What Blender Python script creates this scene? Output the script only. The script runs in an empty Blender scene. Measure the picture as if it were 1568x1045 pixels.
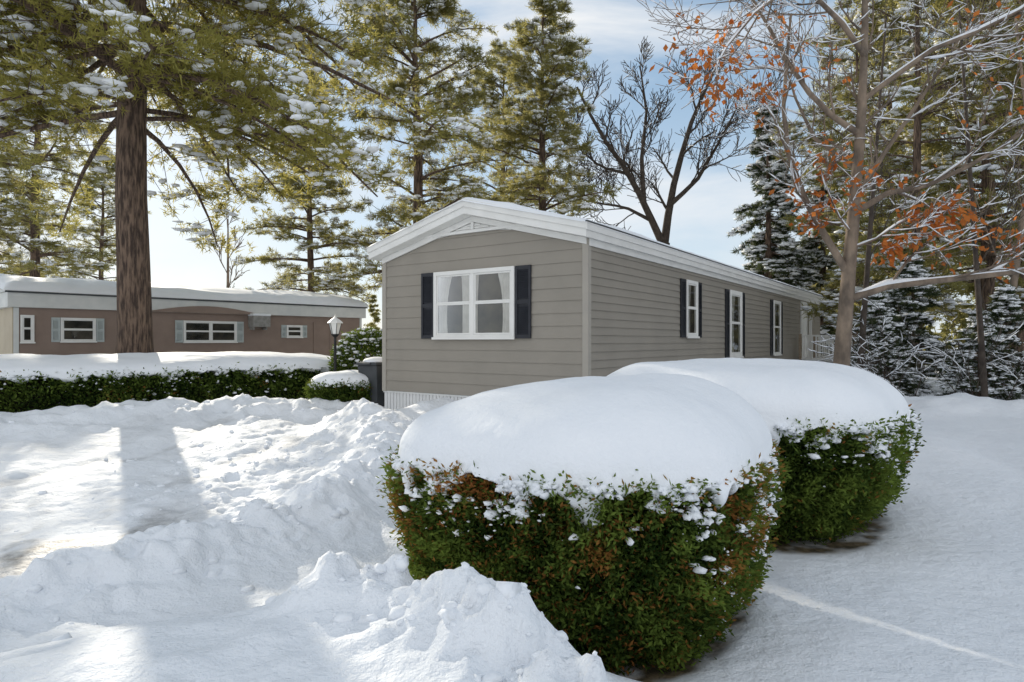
import bpy, bmesh, math, random
import numpy as np
from mathutils import Vector
rng=np.random.default_rng(11); random.seed(5)
scn=bpy.context.scene
R=math.radians
SUN_AZ=-32.0; SUN_EL=19.5

# ------------------------------------------------------------ materials
def newmat(name):
    m=bpy.data.materials.new(name); m.use_nodes=True
    nt=m.node_tree; nt.nodes.clear()
    o=nt.nodes.new('ShaderNodeOutputMaterial'); return m,nt,o
def N(nt,t,**k):
    n=nt.nodes.new(t)
    for a,b in k.items(): setattr(n,a,b)
    return n
def c4(c): return (c[0],c[1],c[2],1)
def mixcol(nt,fac,a,b):
    n=N(nt,'ShaderNodeMix',data_type='RGBA')
    for s,v in ((0,fac),(6,a),(7,b)):
        if hasattr(v,'is_output'): nt.links.new(v,n.inputs[s])
        elif s==0: n.inputs[0].default_value=v
        else: n.inputs[s].default_value=c4(v)
    return n.outputs[2]
def noise(nt,scale,detail=4,rough=.55,vec=None):
    tc=N(nt,'ShaderNodeTexCoord'); n=N(nt,'ShaderNodeTexNoise')
    n.inputs['Scale'].default_value=scale; n.inputs['Detail'].default_value=detail; n.inputs['Roughness'].default_value=rough
    if vec is not None:
        mp=N(nt,'ShaderNodeMapping'); mp.inputs['Scale'].default_value=vec
        nt.links.new(tc.outputs['Object'],mp.inputs[0]); nt.links.new(mp.outputs[0],n.inputs['Vector'])
    else: nt.links.new(tc.outputs['Object'],n.inputs['Vector'])
    return n.outputs['Fac']
def ramp(nt,fac,a,b):
    n=N(nt,'ShaderNodeMapRange'); n.inputs[1].default_value=a; n.inputs[2].default_value=b
    nt.links.new(fac,n.inputs[0]); return n.outputs[0]
def std(name,c1,c2=None,rough=.8,ns=3,nr=(.35,.65),bump=None,vec=None,spec=.3):
    m,nt,o=newmat(name); p=N(nt,'ShaderNodeBsdfPrincipled')
    p.inputs['Roughness'].default_value=rough; p.inputs['Specular IOR Level'].default_value=spec
    if c2 is None: p.inputs['Base Color'].default_value=c4(c1)
    else: nt.links.new(mixcol(nt,ramp(nt,noise(nt,ns,vec=vec),*nr),c1,c2),p.inputs['Base Color'])
    if bump:
        b=N(nt,'ShaderNodeBump'); b.inputs['Strength'].default_value=bump[1]; b.inputs['Distance'].default_value=bump[2]
        nt.links.new(noise(nt,bump[0],vec=vec),b.inputs['Height']); nt.links.new(b.outputs[0],p.inputs['Normal'])
    nt.links.new(p.outputs[0],o.inputs[0]); return m
def foliage(name,dark,light,trans,tf=.4,warm=None):
    m,nt,o=newmat(name)
    at=N(nt,'ShaderNodeAttribute',attribute_name='tint')
    col=mixcol(nt,at.outputs['Fac'],dark,light)
    if warm: 
        at2=N(nt,'ShaderNodeAttribute',attribute_name='warm')
        col=mixcol(nt,at2.outputs['Fac'],col,warm)
    d=N(nt,'ShaderNodeBsdfDiffuse')
    nt.links.new(col,d.inputs['Color'])
    t=N(nt,'ShaderNodeBsdfTranslucent'); t.inputs[0].default_value=c4(trans)
    mx=N(nt,'ShaderNodeMixShader'); mx.inputs[0].default_value=tf
    nt.links.new(d.outputs[0],mx.inputs[1]); nt.links.new(t.outputs[0],mx.inputs[2]); nt.links.new(mx.outputs[0],o.inputs[0])
    return m

M_snow=std('snow',(.86,.885,.92),(.82,.85,.89),.65,2,bump=(55,.3,.02),spec=.25)
M_snowcap=std('snow_cap',(.86,.88,.91),(.83,.855,.89),.7,3,bump=(38,.35,.02),spec=.2)
M_side=std('siding_greige',(.315,.285,.243),(.285,.26,.222),.6,1.5,bump=(60,.08,.004))
M_sidetrim=std('siding_trim',(.40,.37,.32),(.37,.34,.30),.6,2)
M_white=std('white_trim',(.82,.81,.78),(.76,.75,.72),.5,3,bump=(40,.05,.003))
M_shut=std('shutter_dark',(.022,.024,.03),(.03,.032,.04),.45,8)
M_skirt=std('skirting_white',(.76,.76,.75),(.68,.68,.67),.6,2)
M_dark=std('interior_dark',(.05,.048,.042),(.14,.12,.09),.9,2.2)
M_curt=std('curtain',(.70,.66,.60),(.55,.51,.46),.95,4)
M_bark=std('pine_bark',(.21,.145,.105),(.06,.042,.034),.95,6,nr=(.38,.6),bump=(7,1,.06),vec=(3.4,3.4,.5))
M_bark2=std('grey_bark',(.28,.215,.16),(.12,.095,.075),.9,6,bump=(20,.6,.02),vec=(1,1,.5))
M_bark3=std('dark_bark',(.085,.068,.055),(.045,.036,.03),.95,6,bump=(20,.5,.02))
M_nb=std('neighbour_siding',(.29,.215,.175),(.25,.185,.15),.7,2)
M_nbtrim=std('neighbour_fascia',(.70,.70,.67),(.60,.61,.59),.6,2)
M_nbshut=std('neighbour_shutter',(.46,.50,.49),(.42,.46,.45),.6,3)
M_tan=std('tan_panel',(.5,.43,.32),(.45,.38,.28),.7,2)
M_black=std('black_metal',(.015,.015,.016),(.03,.03,.03),.45,9)
M_bin=std('bin_plastic',(.05,.055,.06),(.07,.075,.08),.5,5)
M_wood=std('deck_wood',(.38,.31,.23),(.28,.22,.16),.8,5,vec=(1,1,6))
M_ac=std('ac_metal',(.35,.34,.32),(.25,.24,.22),.5,8)
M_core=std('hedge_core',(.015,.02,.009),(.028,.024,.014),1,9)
M_pine=foliage('pine_needles',(.045,.06,.022),(.14,.145,.045),(.66,.58,.17),.5)
M_pine2=foliage('pine_needles_far',(.06,.07,.032),(.15,.15,.06),(.56,.50,.18),.46)
M_spruce=foliage('spruce_needles',(.025,.04,.025),(.07,.09,.045),(.16,.18,.08),.3)
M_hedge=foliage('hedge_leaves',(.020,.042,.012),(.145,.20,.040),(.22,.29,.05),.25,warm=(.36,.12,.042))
M_oak=foliage('oak_leaves',(.24,.06,.022),(.55,.20,.055),(.80,.28,.07),.42)
M_glass,nt,o=newmat('window_glass')
g=N(nt,'ShaderNodeBsdfGlossy'); g.inputs['Roughness'].default_value=.02; g.inputs[0].default_value=(.6,.63,.66,1)
t=N(nt,'ShaderNodeBsdfTransparent'); t.inputs[0].default_value=(.86,.88,.88,1)
fr=N(nt,'ShaderNodeFresnel'); fr.inputs[0].default_value=1.5
mx=N(nt,'ShaderNodeMixShader'); nt.links.new(fr.outputs[0],mx.inputs[0]); nt.links.new(t.outputs[0],mx.inputs[1]); nt.links.new(g.outputs[0],mx.inputs[2]); nt.links.new(mx.outputs[0],o.inputs[0])
M_lglass=std('lantern_glass',(.85,.85,.82),(.8,.8,.78),.25,3)
# ground
M_ground,nt,o=newmat('snow_ground')
p=N(nt,'ShaderNodeBsdfPrincipled'); 
ic=N(nt,'ShaderNodeAttribute',attribute_name='ice'); li=N(nt,'ShaderNodeAttribute',attribute_name='brown_base')
base=mixcol(nt,ramp(nt,noise(nt,.8),.35,.65),(.86,.885,.92),(.82,.85,.89))
icy=mixcol(nt,ramp(nt,noise(nt,6,7,.7),.40,.62),(.13,.12,.11),(.52,.52,.51))
c=mixcol(nt,ic.outputs['Fac'],base,icy)
lc=mixcol(nt,ramp(nt,noise(nt,14,5),.4,.6),(.06,.05,.03),(.16,.12,.07))
c=mixcol(nt,li.outputs['Fac'],c,lc)
nt.links.new(c,p.inputs['Base Color'])
rr=N(nt,'ShaderNodeMapRange'); rr.inputs[3].default_value=.7; rr.inputs[4].default_value=.5; nt.links.new(ic.outputs['Fac'],rr.inputs[0]); nt.links.new(rr.outputs[0],p.inputs['Roughness'])
p.inputs['Specular IOR Level'].default_value=.2
b=N(nt,'ShaderNodeBump'); b.inputs['Strength'].default_value=.4; b.inputs['Distance'].default_value=.02
b2=N(nt,'ShaderNodeBump'); b2.inputs['Strength'].default_value=.5; b2.inputs['Distance'].default_value=.08
nt.links.new(noise(nt,8,6,.6),b2.inputs['Height']); nt.links.new(noise(nt,70,3),b.inputs['Height']); nt.links.new(b2.outputs[0],b.inputs['Normal']); nt.links.new(b.outputs[0],p.inputs['Normal'])
nt.links.new(p.outputs[0],o.inputs[0])

# ------------------------------------------------------------ mesh helpers
def link(ob,parent=None):
    scn.collection.objects.link(ob)
    if parent is not None: ob.parent=parent
    return ob
def empty(name,loc=(0,0,0),rz=0):
    e=bpy.data.objects.new(name,None); e.location=loc; e.rotation_euler=(0,0,rz); e.empty_display_size=.3
    return link(e)
def npdata(name,V,F,mat,smooth=False,attrs=None):
    V=np.asarray(V,dtype=np.float32).reshape(-1,3); F=np.asarray(F,dtype=np.int32)
    me=bpy.data.meshes.new(name); m,k=F.shape
    me.vertices.add(len(V)); me.vertices.foreach_set('co',V.ravel())
    me.loops.add(m*k); me.loops.foreach_set('vertex_index',F.ravel())
    me.polygons.add(m); me.polygons.foreach_set('loop_start',np.arange(m,dtype=np.int32)*k)
    me.update(calc_edges=True)
    if smooth: me.polygons.foreach_set('use_smooth',np.ones(m,dtype=bool))
    for a,v in (attrs or {}).items():
        me.attributes.new(a,'FLOAT','POINT').data.foreach_set('value',np.asarray(v,dtype=np.float32))
    me.materials.append(mat); return me
def npobj(name,V,F,mat,parent=None,smooth=False,attrs=None):
    return link(bpy.data.objects.new(name,npdata(name,V,F,mat,smooth,attrs)),parent)
class MB:
    def __init__(s): s.v=[]; s.f=[]
    def poly(s,*p): 
        i=len(s.v); s.v+=list(p); s.f.append(tuple(range(i,i+len(p))))
    def box(s,x0,x1,y0,y1,z0,z1):
        i=len(s.v); s.v+=[(x,y,z) for z in (z0,z1) for y in (y0,y1) for x in (x0,x1)]
        s.f+=[tuple(i+k for k in q) for q in ((0,2,3,1),(4,5,7,6),(0,1,5,4),(2,6,7,3),(0,4,6,2),(1,3,7,5))]
    def prism(s,pts,y0,y1):
        i=len(s.v); n=len(pts)
        s.v+=[(x,y0,z) for x,z in pts]+[(x,y1,z) for x,z in pts]
        s.f.append(tuple(range(i,i+n))); s.f.append(tuple(range(i+2*n-1,i+n-1,-1)))
        for k in range(n): s.f.append((i+k,i+n+k,i+n+(k+1)%n,i+(k+1)%n))
    def obj(s,name,mat,parent=None,bevel=0,smooth=False):
        me=bpy.data.meshes.new(name); me.from_pydata(s.v,[],s.f); me.materials.append(mat)
        bm=bmesh.new(); bm.from_mesh(me); bmesh.ops.recalc_face_normals(bm,faces=bm.faces); bm.to_mesh(me); bm.free()
        if smooth: 
            for p in me.polygons: p.use_smooth=True
        ob=link(bpy.data.objects.new(name,me),parent)
        if bevel:
            b=ob.modifiers.new('bevel','BEVEL'); b.width=bevel; b.segments=2; b.limit_method='ANGLE'
        return ob
def ico(sub):
    bm=bmesh.new(); bmesh.ops.create_icosphere(bm,subdivisions=sub,radius=1); bm.verts.ensure_lookup_table()
    V=np.array([v.co[:] for v in bm.verts]); F=np.array([[v.index for v in f.verts] for f in bm.faces]); bm.free(); return V,F
ICO1=ico(1); ICO2=ico(2); ICO3=ico(3)
def nrm(a): return a/np.maximum(np.linalg.norm(a,axis=-1,keepdims=True),1e-9)
def blobs(C,S,I=ICO1,jit=.15):
    V0,F0=I; n=len(C); C=np.asarray(C); S=np.asarray(S)
    if S.ndim==1: S=np.repeat(S[:,None],3,1)
    a=rng.uniform(0,6.283,n); ca,sa=np.cos(a)[:,None],np.sin(a)[:,None]
    V=V0[None]*S[:,None,:]*(1+rng.normal(0,jit,(n,len(V0),1)))
    x=V[...,0]*ca-V[...,1]*sa; y=V[...,0]*sa+V[...,1]*ca
    V=np.stack([x,y,V[...,2]],-1)+C[:,None,:]
    F=F0[None]+(np.arange(n)*len(V0))[:,None,None]
    return V.reshape(-1,3),F.reshape(-1,3)
def tubes(P,Rd,sides=5):
    P=np.asarray(P,float); Rd=np.asarray(Rd,float); n,k,_=P.shape
    T=nrm(np.gradient(P,axis=1)); mt=nrm(T.mean(1))
    ref=np.where(np.abs(mt[:,2:3])>.85,np.array([[1.,0,0]]),np.array([[0,0,1.]]))[:,None,:]
    A=nrm(np.cross(T,np.broadcast_to(ref,T.shape))); B=np.cross(T,A)
    th=np.arange(sides)/sides*2*np.pi
    V=P[:,:,None]+Rd[:,:,None,None]*(np.cos(th)[None,None,:,None]*A[:,:,None]+np.sin(th)[None,None,:,None]*B[:,:,None])
    i=np.arange(n)[:,None,None]*k*sides; j=np.arange(k-1)[None,:,None]*sides; s=np.arange(sides)[None,None,:]; s2=(s+1)%sides
    F=np.stack([i+j+s,i+j+s2,i+j+sides+s2,i+j+sides+s],-1).reshape(-1,4)
    return V.reshape(-1,3),F
def join(parts):
    Vs=[];Fs=[];o=0
    for V,F in parts: Vs.append(V);Fs.append(F+o);o+=len(V)
    return np.concatenate(Vs),np.concatenate(Fs)
def needles(C,D,K,ln,w,spread=.65):
    n=len(C); d=nrm(D[:,None,:]*.7+rng.normal(0,spread,(n,K,3)))
    L=ln*rng.uniform(.6,1.15,(n,K,1)); b=C[:,None,:]+rng.normal(0,ln*.15,(n,K,3))
    s=nrm(np.cross(d,rng.normal(0,1,(n,K,3))))*w*.5
    V=np.stack([b-s,b+s,b+d*L],2).reshape(-1,3); F=np.arange(len(V)).reshape(-1,3)
    return V,F
def leaves(C,D,K,ln,w,spread=.6,off=.5):
    n=len(C); d=nrm(D[:,None,:]*.8+rng.normal(0,spread,(n,K,3)))
    L=ln*rng.uniform(.6,1.2,(n,K,1)); b=C[:,None,:]+rng.normal(0,ln*off,(n,K,3))
    s=nrm(np.cross(d,rng.normal(0,1,(n,K,3))))*w*.5*rng.uniform(.7,1.2,(n,K,1))
    V=np.stack([b,b+d*L*.5-s,b+d*L,b+d*L*.5+s],2).reshape(-1,3); F=np.arange(len(V)).reshape(-1,4)
    return V,F
_lat=rng.uniform(-1,1,(256,256))
def vn(x,y):
    xi=np.floor(x).astype(int); yi=np.floor(y).astype(int); fx=x-xi; fy=y-yi
    fx=fx*fx*fx*(fx*(fx*6-15)+10); fy=fy*fy*fy*(fy*(fy*6-15)+10)
    g=lambda a,b:_lat[a%256,b%256]
    return (g(xi,yi)*(1-fx)+g(xi+1,yi)*fx)*(1-fy)+(g(xi,yi+1)*(1-fx)+g(xi+1,yi+1)*fx)*fy
def fbm(x,y,o=4,g=.5):
    r=0;a=1
    for i in range(o): r=r+a*vn(x*2**i+17.3*i,y*2**i+9.1*i); a*=g
    return r
def ss(a,b,x):
    t=np.clip((x-a)/(b-a),0,1); return t*t*(3-2*t)

# ------------------------------------------------------------ ground
HB=[(.48,4.0,1.0,1.06,R(-35),2.7,.83),(2.18,6.2,1.36,1.28,R(-35),2.6,.82)]
def selld(x,y,h,sc=1.0):
    cx,cy,rx,ry,yaw,n,_=h; dx=x-cx; dy=y-cy
    u=dx*math.cos(yaw)+dy*math.sin(yaw); v=-dx*math.sin(yaw)+dy*math.cos(yaw)
    return (np.abs(u/(rx*sc))**n+np.abs(v/(ry*sc))**n)**(1/n)
def polydist(x,y,pts):
    d=np.full(x.shape,1e9)
    for (ax,ay),(bx,by) in zip(pts[:-1],pts[1:]):
        ex,ey=bx-ax,by-ay; t=np.clip(((x-ax)*ex+(y-ay)*ey)/(ex*ex+ey*ey),0,1)
        d=np.minimum(d,np.hypot(x-ax-t*ex,y-ay-t*ey))
    return d
RIDGE=[(-4.6,1.6),(-3.2,3.0),(-2.3,4.3),(-1.7,5.3),(-1.45,7),(-1.9,9.2),(-2.6,10.6)]
NEAR=[(-.75,2.95),(-.35,2.72),(-.02,2.4),(.25,2.0),(.45,1.4)]
LBANK=[(-11,7.6),(-8.2,9.3),(-5.5,11.2),(-3.6,12.0)]
RBANK=[(6.6,11.8),(8.5,11.6),(10.5,11.2),(14,11.5)]
HBANK=[(-1.2,10.7),(-.2,10.1),(1.3,9.0),(3.0,11.2)]
RUTS=[[(-8,3.2),(-5.2,4.6),(-3.7,6.4),(-3.2,8.6),(-3.3,11)],[(-8.6,4.6),(-6.3,5.9),(-5.1,7.5),(-4.7,9.2),(-4.8,10.6)]]
def H(x,y):
    z=.02+.32*ss(4.5,11.5,y)
    z=z+.05*fbm(x*.35,y*.35,3)*ss(1,5,np.hypot(x,y))
    z=z+.016*fbm(x*1.3+5,y*1.3,3)
    rd=polydist(x,y,RIDGE); rough=fbm(x*3.2,y*3.2,4,.55)
    chunk=np.clip(fbm(x*5.1+3,y*5.1,2,.5)*2.2,0,.6)
    rg=np.exp(-(rd/.45)**2)
    z=z+rg*(.22+.08*rough+.09*chunk)
    z=z+np.exp(-(polydist(x,y,RBANK)/.9)**2)*(.22+.12*fbm(x*1.6,y*1.6,3))
    z=z+np.exp(-(polydist(x,y,HBANK)/.75)**2)*(.30+.06*fbm(x*1.9,y*1.9,3))
    side=ss(-.5,.5,x-np.interp(y,[1.6,3,4.3,5.3,7,9.2,10.6],[-4.6,-3.2,-2.3,-1.7,-1.45,-1.9,-2.6]))
    bank=np.exp(-(np.hypot((x+1.1)/1.8,(y-1.9)/1.45))**4)*(.44+.02*rough)*side
    nd=polydist(x,y,NEAR)
    bank=bank+np.exp(-(nd/.29)**2)*(.21+.08*rough+.11*chunk)
    bush=np.minimum(selld(x,y,HB[0],.9),selld(x,y,HB[1],.9))
    z=z+bank*ss(.85,1.15,bush)
    lb=np.exp(-(polydist(x,y,LBANK)/.75)**2)
    z=z+lb*(.18+.07*rough+.1*chunk)
    drive=ss(0.1,-.5,x-np.interp(y,[1.6,3,4.3,5.3,7,9.2,12],[-4.9,-3.5,-2.6,-2.0,-1.8,-2.3,-3.2]))*ss(12,10.5,y+.4*(x+3))*ss(0,1,polydist(x,y,LBANK))
    z=z-.05*drive
    tread=ss(4.9,6.2,y)*drive
    rut=0
    for rl in RUTS: rut=np.maximum(rut,np.exp(-(polydist(x,y,rl)/.24)**4))
    rut=rut*drive
    foot=ss(-4.6,-3.2,x)
    z=z+tread*(1-.8*rut)*(.35+.65*foot)*(.028*rough-.06*np.maximum(0,fbm(x*3.6+11,y*3.6+2,2)-.15)+.018*fbm(x*10,y*10,2))
    z=z-rut*(.04+.006*rough)
    al=(x+y*.55); ac=(y-x*.15)
    z=z+drive*(1-tread*.5)*(.010*rough+.012*vn(al*3.2,ac*.5)+.008*fbm(al*9,ac*2,2))
    z=z+(1-drive)*.010*np.clip(fbm(x*2.1+40,y*2.1,3),-1,1)*ss(2,1.2,np.abs(x+2))
    pit=np.exp(-(np.maximum(bush-.85,0)/.2)**2)
    z=z*(1-pit*.85)-.03*pit
    z=z-.06*np.exp(-((x-5.6-.2*(y-6))/.25)**2)*ss(4,6,y)*ss(10,8,y)+.05*np.exp(-((x-4.9-.2*(y-6))/.5)**2)*ss(4,6,y)*ss(10,8,y)
    return z,drive,bush,rut
def Hz(x,y):
    return float(H(np.array([float(x)]),np.array([float(y)]))[0][0])
n=1000
u=np.linspace(-1,1,n); xs=1.6*np.sinh(6.0*u)*1.0 - .4; ys=1.6*np.sinh(6.0*u)+4.2
X,Y=np.meshgrid(xs,ys,indexing='ij'); Z,dr,bu,ru=H(X,Y)
Z=Z+np.abs(fbm(X*.03,Y*.03,2))*ss(30,120,np.hypot(X,Y))*2
V=np.stack([X,Y,Z],-1).reshape(-1,3); I=np.arange(n*n).reshape(n,n)
F=np.stack([I[:-1,:-1],I[1:,:-1],I[1:,1:],I[:-1,1:]],-1).reshape(-1,4)
ice=dr*np.exp(-(np.hypot((X+4.2)/1.6,(Y-5.1)/1.15))**4)*ss(-.55,.45,fbm(X*1.6+Y*.3,Y*.9,4,.6)+.05)*.95
ice=np.maximum(ice,dr*.12*ss(.1,.7,fbm(X*1.4+4,Y*1.4,4,.6))); ice=np.maximum(ice,ru*.35*ss(-.2,.6,fbm(X*2,Y*2,4,.6)))
bush_base=np.clip(ss(1.08,.95,bu)*(.85+.5*fbm(X*7,Y*7,3)),0,1)  # dark brown ground under the bushes and close around their bases
npobj('ground',V,F,M_ground,smooth=True,attrs={'ice':ice.ravel(),'brown_base':bush_base.ravel()})

C=[];S=[]
def scatter(line,nn,w,s0,s1):
    for i in range(nn):
        k=random.randrange(len(line)-1); t=random.random(); a,b=line[k],line[k+1]
        x=a[0]+(b[0]-a[0])*t+random.gauss(0,w); y=a[1]+(b[1]-a[1])*t+random.gauss(0,w)
        if min(selld(np.array(x),np.array(y),h) for h in HB)<1.0: continue
        s=s0+(s1-s0)*random.random()**3; C.append((x,y,Hz(x,y)-s*.1)); S.append((s*1.2,s*random.uniform(.7,1),s*.7))
scatter(NEAR,140,.2,.008,.045); scatter(RIDGE,260,.35,.01,.05); scatter(LBANK,60,.4,.02,.08)
scatter([(-3,6),(-3,9.5)],220,.9,.01,.045)
V,F=blobs(np.array(C),np.array(S),ICO2,.17); npobj('snow_clods',V,F,M_snow,smooth=True)

# ------------------------------------------------------------ hedge builder
def hedge(name,cx,cy,rx,ry,yaw,n,bsc,z0,zg,zt,nspray,leaf,K=7,snowbits=600,warmth=.12,caprag=1.0,wth=.55):
    e=empty(name,(cx,cy,0),yaw)
    def ring(th,f):
        c,s=np.cos(th),np.sin(th); r=(np.abs(c)**n+np.abs(s)**n)**(-1/n)
        lump=1+.022*np.sin(3*th+cx*3)+.015*np.sin(7*th+cy)
        return rx*r*c*f*lump, ry*r*s*f*lump
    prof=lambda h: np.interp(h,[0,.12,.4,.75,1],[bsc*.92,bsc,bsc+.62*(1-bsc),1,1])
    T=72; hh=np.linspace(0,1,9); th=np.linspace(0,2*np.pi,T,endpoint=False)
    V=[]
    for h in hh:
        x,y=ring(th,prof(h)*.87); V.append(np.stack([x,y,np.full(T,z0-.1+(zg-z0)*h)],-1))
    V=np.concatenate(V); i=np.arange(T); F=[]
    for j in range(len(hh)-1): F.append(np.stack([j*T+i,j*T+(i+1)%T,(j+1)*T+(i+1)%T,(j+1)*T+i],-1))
    npobj('dark_core',V,np.concatenate(F),M_core,e,True)  # solid dark shell added to stand in for the dark hedge interior
    th=rng.uniform(0,2*np.pi,nspray)
    h=rng.uniform(0,1,nspray)**.85
    px,py=ring(th,prof(h)); pz=z0+(zg-z0)*h
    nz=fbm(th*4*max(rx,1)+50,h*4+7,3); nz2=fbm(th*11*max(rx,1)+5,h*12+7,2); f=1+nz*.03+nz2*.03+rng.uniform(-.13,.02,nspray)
    px*=f;py*=f
    D=nrm(np.stack([px/rx**2,py/ry**2,np.full(nspray,.45)/max(rx,ry)],-1))
    V,F=leaves(np.stack([px,py,pz],-1),D,K,leaf,leaf*.36,.6,.6)
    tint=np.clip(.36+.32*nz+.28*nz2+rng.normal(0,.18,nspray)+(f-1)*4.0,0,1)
    wn=fbm(th*3.2*max(rx,1)+3,h*3+31,3,.6); wm=np.clip((wn-wth)*3.5,0,1)*(rng.random(nspray)<.6)*.85; wm=np.maximum(wm,(rng.random(nspray)<warmth*.2)*.7)
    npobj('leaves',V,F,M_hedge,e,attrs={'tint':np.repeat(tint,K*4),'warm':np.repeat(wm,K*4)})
    T=max(480,int(480*max(rx,ry)/1.1)) if max(rx,ry)<2 else 700
    th=np.linspace(0,2*np.pi,T,endpoint=False)
    rows=[]; ts=np.concatenate([np.linspace(.02,.8,20),np.linspace(.83,1,16)])
    px1,py1=ring(th,1.0); arc=np.concatenate([[0],np.cumsum(np.hypot(np.diff(px1),np.diff(py1)))])
    per=arc[-1]+np.hypot(px1[0]-px1[-1],py1[0]-py1[-1])
    def pn(fr,ph,oc=2):
        a=arc/per*2*np.pi; return fbm(np.cos(a)*fr*per/6.28+ph,np.sin(a)*fr*per/6.28+ph,oc)
    edge=.03+.05*pn(1.2,3)+(.07*pn(4.5,9)+.15*np.maximum(0,pn(8,20)-.05)+.06*pn(16,33))*caprag
    for t in ts:
        x,y=ring(th,t*(1.015+.012*pn(2.5,14)*t**6))
        z=zg+(zt-zg)*(.85*(1-t**3.9)**(1/2.15)+.15*(1-t*t))
        wx,wy=x+cx,y+cy
        z=z+.045*fbm(wx*.9,wy*.9,2)*(1-t**6)+.006*fbm(wx*5,wy*5,3)
        rows.append(np.stack([x,y,z],-1))
    k=7
    for j in range(1,k+1):
        q=j/k; x,y=ring(th,1.015+.012*pn(2.5,14)+.012*math.sin(q*3.14)-.05*q**3+ (.014*pn(6,4)+.02*pn(16,8))*q)
        z=zg-(.015+edge)*q
        rows.append(np.stack([x,y,z],-1))
    x,y=ring(th,.86); rows.append(np.stack([x,y,np.full(T,zg-.0)],-1))
    V=np.concatenate(rows); i=np.arange(T); F=[]
    for j in range(len(rows)-1): F.append(np.stack([j*T+i,(j+1)*T+i,(j+1)*T+(i+1)%T,j*T+(i+1)%T],-1))
    ob=npobj('snow_cap',V,np.concatenate(F),M_snowcap,e,True)
    bm=bmesh.new(); bm.from_mesh(ob.data); bm.verts.ensure_lookup_table(); bm.faces.new([bm.verts[q] for q in range(T)]); bmesh.ops.recalc_face_normals(bm,faces=bm.faces); bm.to_mesh(ob.data); bm.free()
    m_=snowbits*5; th=rng.uniform(0,2*np.pi,m_); ce=np.cos(th+yaw); hh_=rng.exponential(1,m_)
    reach=.075+.5*np.clip((ce-.3)*1.6,0,1)
    dd=hh_*reach*.75
    cn=fbm(th*7*max(rx,1),dd*12+2,2); keep=(cn>-.10+dd*.3)&(dd<.9); th=th[keep][:snowbits];dd=dd[keep][:snowbits]
    hq=1-dd; x,y=ring(th,prof(hq)*rng.uniform(.985,1.04,len(th))); s=np.clip(rng.exponential(.6,len(th)),.2,2.0)*.016*(1-.4*dd)
    s=s*(leaf/.04)**.6
    V,F=blobs(np.stack([x,y,z0+(zg-z0)*hq],-1),np.stack([s*1.5,s*.8,s*.7],-1),ICO1,.25)
    npobj('snow_clumps',V,F,M_snowcap,e,True)
    return e
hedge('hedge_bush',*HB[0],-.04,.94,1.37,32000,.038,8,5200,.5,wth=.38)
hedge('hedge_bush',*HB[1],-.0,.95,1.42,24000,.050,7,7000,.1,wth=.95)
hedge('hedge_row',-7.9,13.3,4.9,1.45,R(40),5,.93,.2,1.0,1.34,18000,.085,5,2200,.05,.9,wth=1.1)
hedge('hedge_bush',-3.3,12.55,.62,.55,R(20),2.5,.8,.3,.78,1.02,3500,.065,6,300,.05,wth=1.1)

# ------------------------------------------------------------ mobile home
house=empty('mobile_home',(-2.37,11.84,0),R(-35))
W,LN=4.25,18.9; zb,ze=.69,3.12; sl=.26
zu=lambda x: ze+sl*min(x,W-x)
sid=MB(); c=.19; z=zb
while z<zu(W/2)-.01:
    z1=min(z+c,zu(W/2)); 
    lim=lambda q:(0 if q<=ze else (q-ze)/sl)
    zz=[z]+([ze] if z<ze<z1 else [])+[z1]
    for a,b_ in zip(zz[:-1],zz[1:]):
        ya=-.014*(z1-a)/(z1-z); yb=-.014*(z1-b_)/(z1-z)
        sid.poly((lim(a),ya,a),(W-lim(a),ya,a),(W-lim(b_),yb,b_),(lim(b_),yb,b_))
    sid.poly((lim(z),-.0,z),(lim(z),-.014,z),(W-lim(z),-.014,z),(W-lim(z),0,z)); z=z1
z=zb; c=.125
while z<ze-.001:
    z1=min(z+c,ze)
    for xx,sg in ((W,1),(0,-1)):
        sid.poly((xx+sg*.018,0,z),(xx+sg*.018,LN,z),(xx,LN,z1),(xx,0,z1))
        sid.poly((xx,0,z),(xx+sg*.018,0,z),(xx+sg*.018,LN,z),(xx,LN,z))
    z=z1
sid.poly((0,LN,zb),(W,LN,zb),(W,LN,ze),(W/2,LN,zu(W/2)),(0,LN,ze))
sid.obj('siding_walls',M_side,house)
tr_=MB()
for xx in (-.020,W-.075):
    tr_.box(xx,xx+.095,-.028,.075,zb-.01,ze+.0)
tr_.box(W-.06,W+.022,LN-.08,LN+.02,zb,ze)
tr_.obj('corner_posts',M_sidetrim,house,.004)
sk=MB(); nrib=int(W/.08)
for i in range(nrib):
    x0=i*W/nrib; sk.box(x0+.004,x0+W/nrib-.012,.012,.03,-.1,zb-.02)
sk.box(0,W,.03,.05,-.1,zb-.005); sk.box(-.01,W+.01,-.004,.02,zb-.035,zb-.004)
sk.box(W-.05,W-.03,.06,LN,-.1,zb-.005); sk.box(-.0,.02,.06,LN,-.1,zb-.005)
sk.obj('skirting',M_skirt,house,.002)
rf=MB(); ov=.12; zr=lambda x: zu(x) if 0<=x<=W else ze-sl*(-x if x<0 else x-W)
TH=.21
rf.prism([(-ov,zr(-ov)),(W/2,zr(W/2)),(W+ov,zr(W+ov)),(W+ov,zr(W+ov)+TH),(W/2,zr(W/2)+TH+.03),(-ov,zr(-ov)+TH)],-.27,LN+.25)
rf.obj('roof',M_white,house,.006)
tm=MB()
for sx in (0,1):
    pts=[(.0,ze-.10),(W/2,zu(W/2)-.10),(W/2,zu(W/2)-.003),(0,ze-.003)]
    if sx: pts=[(W-a,b_) for a,b_ in pts][::-1]
    tm.prism(pts,-.05,-.018)
tm.box(W+.020,W+.045,0,LN,ze-.12,ze-.012)
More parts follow.
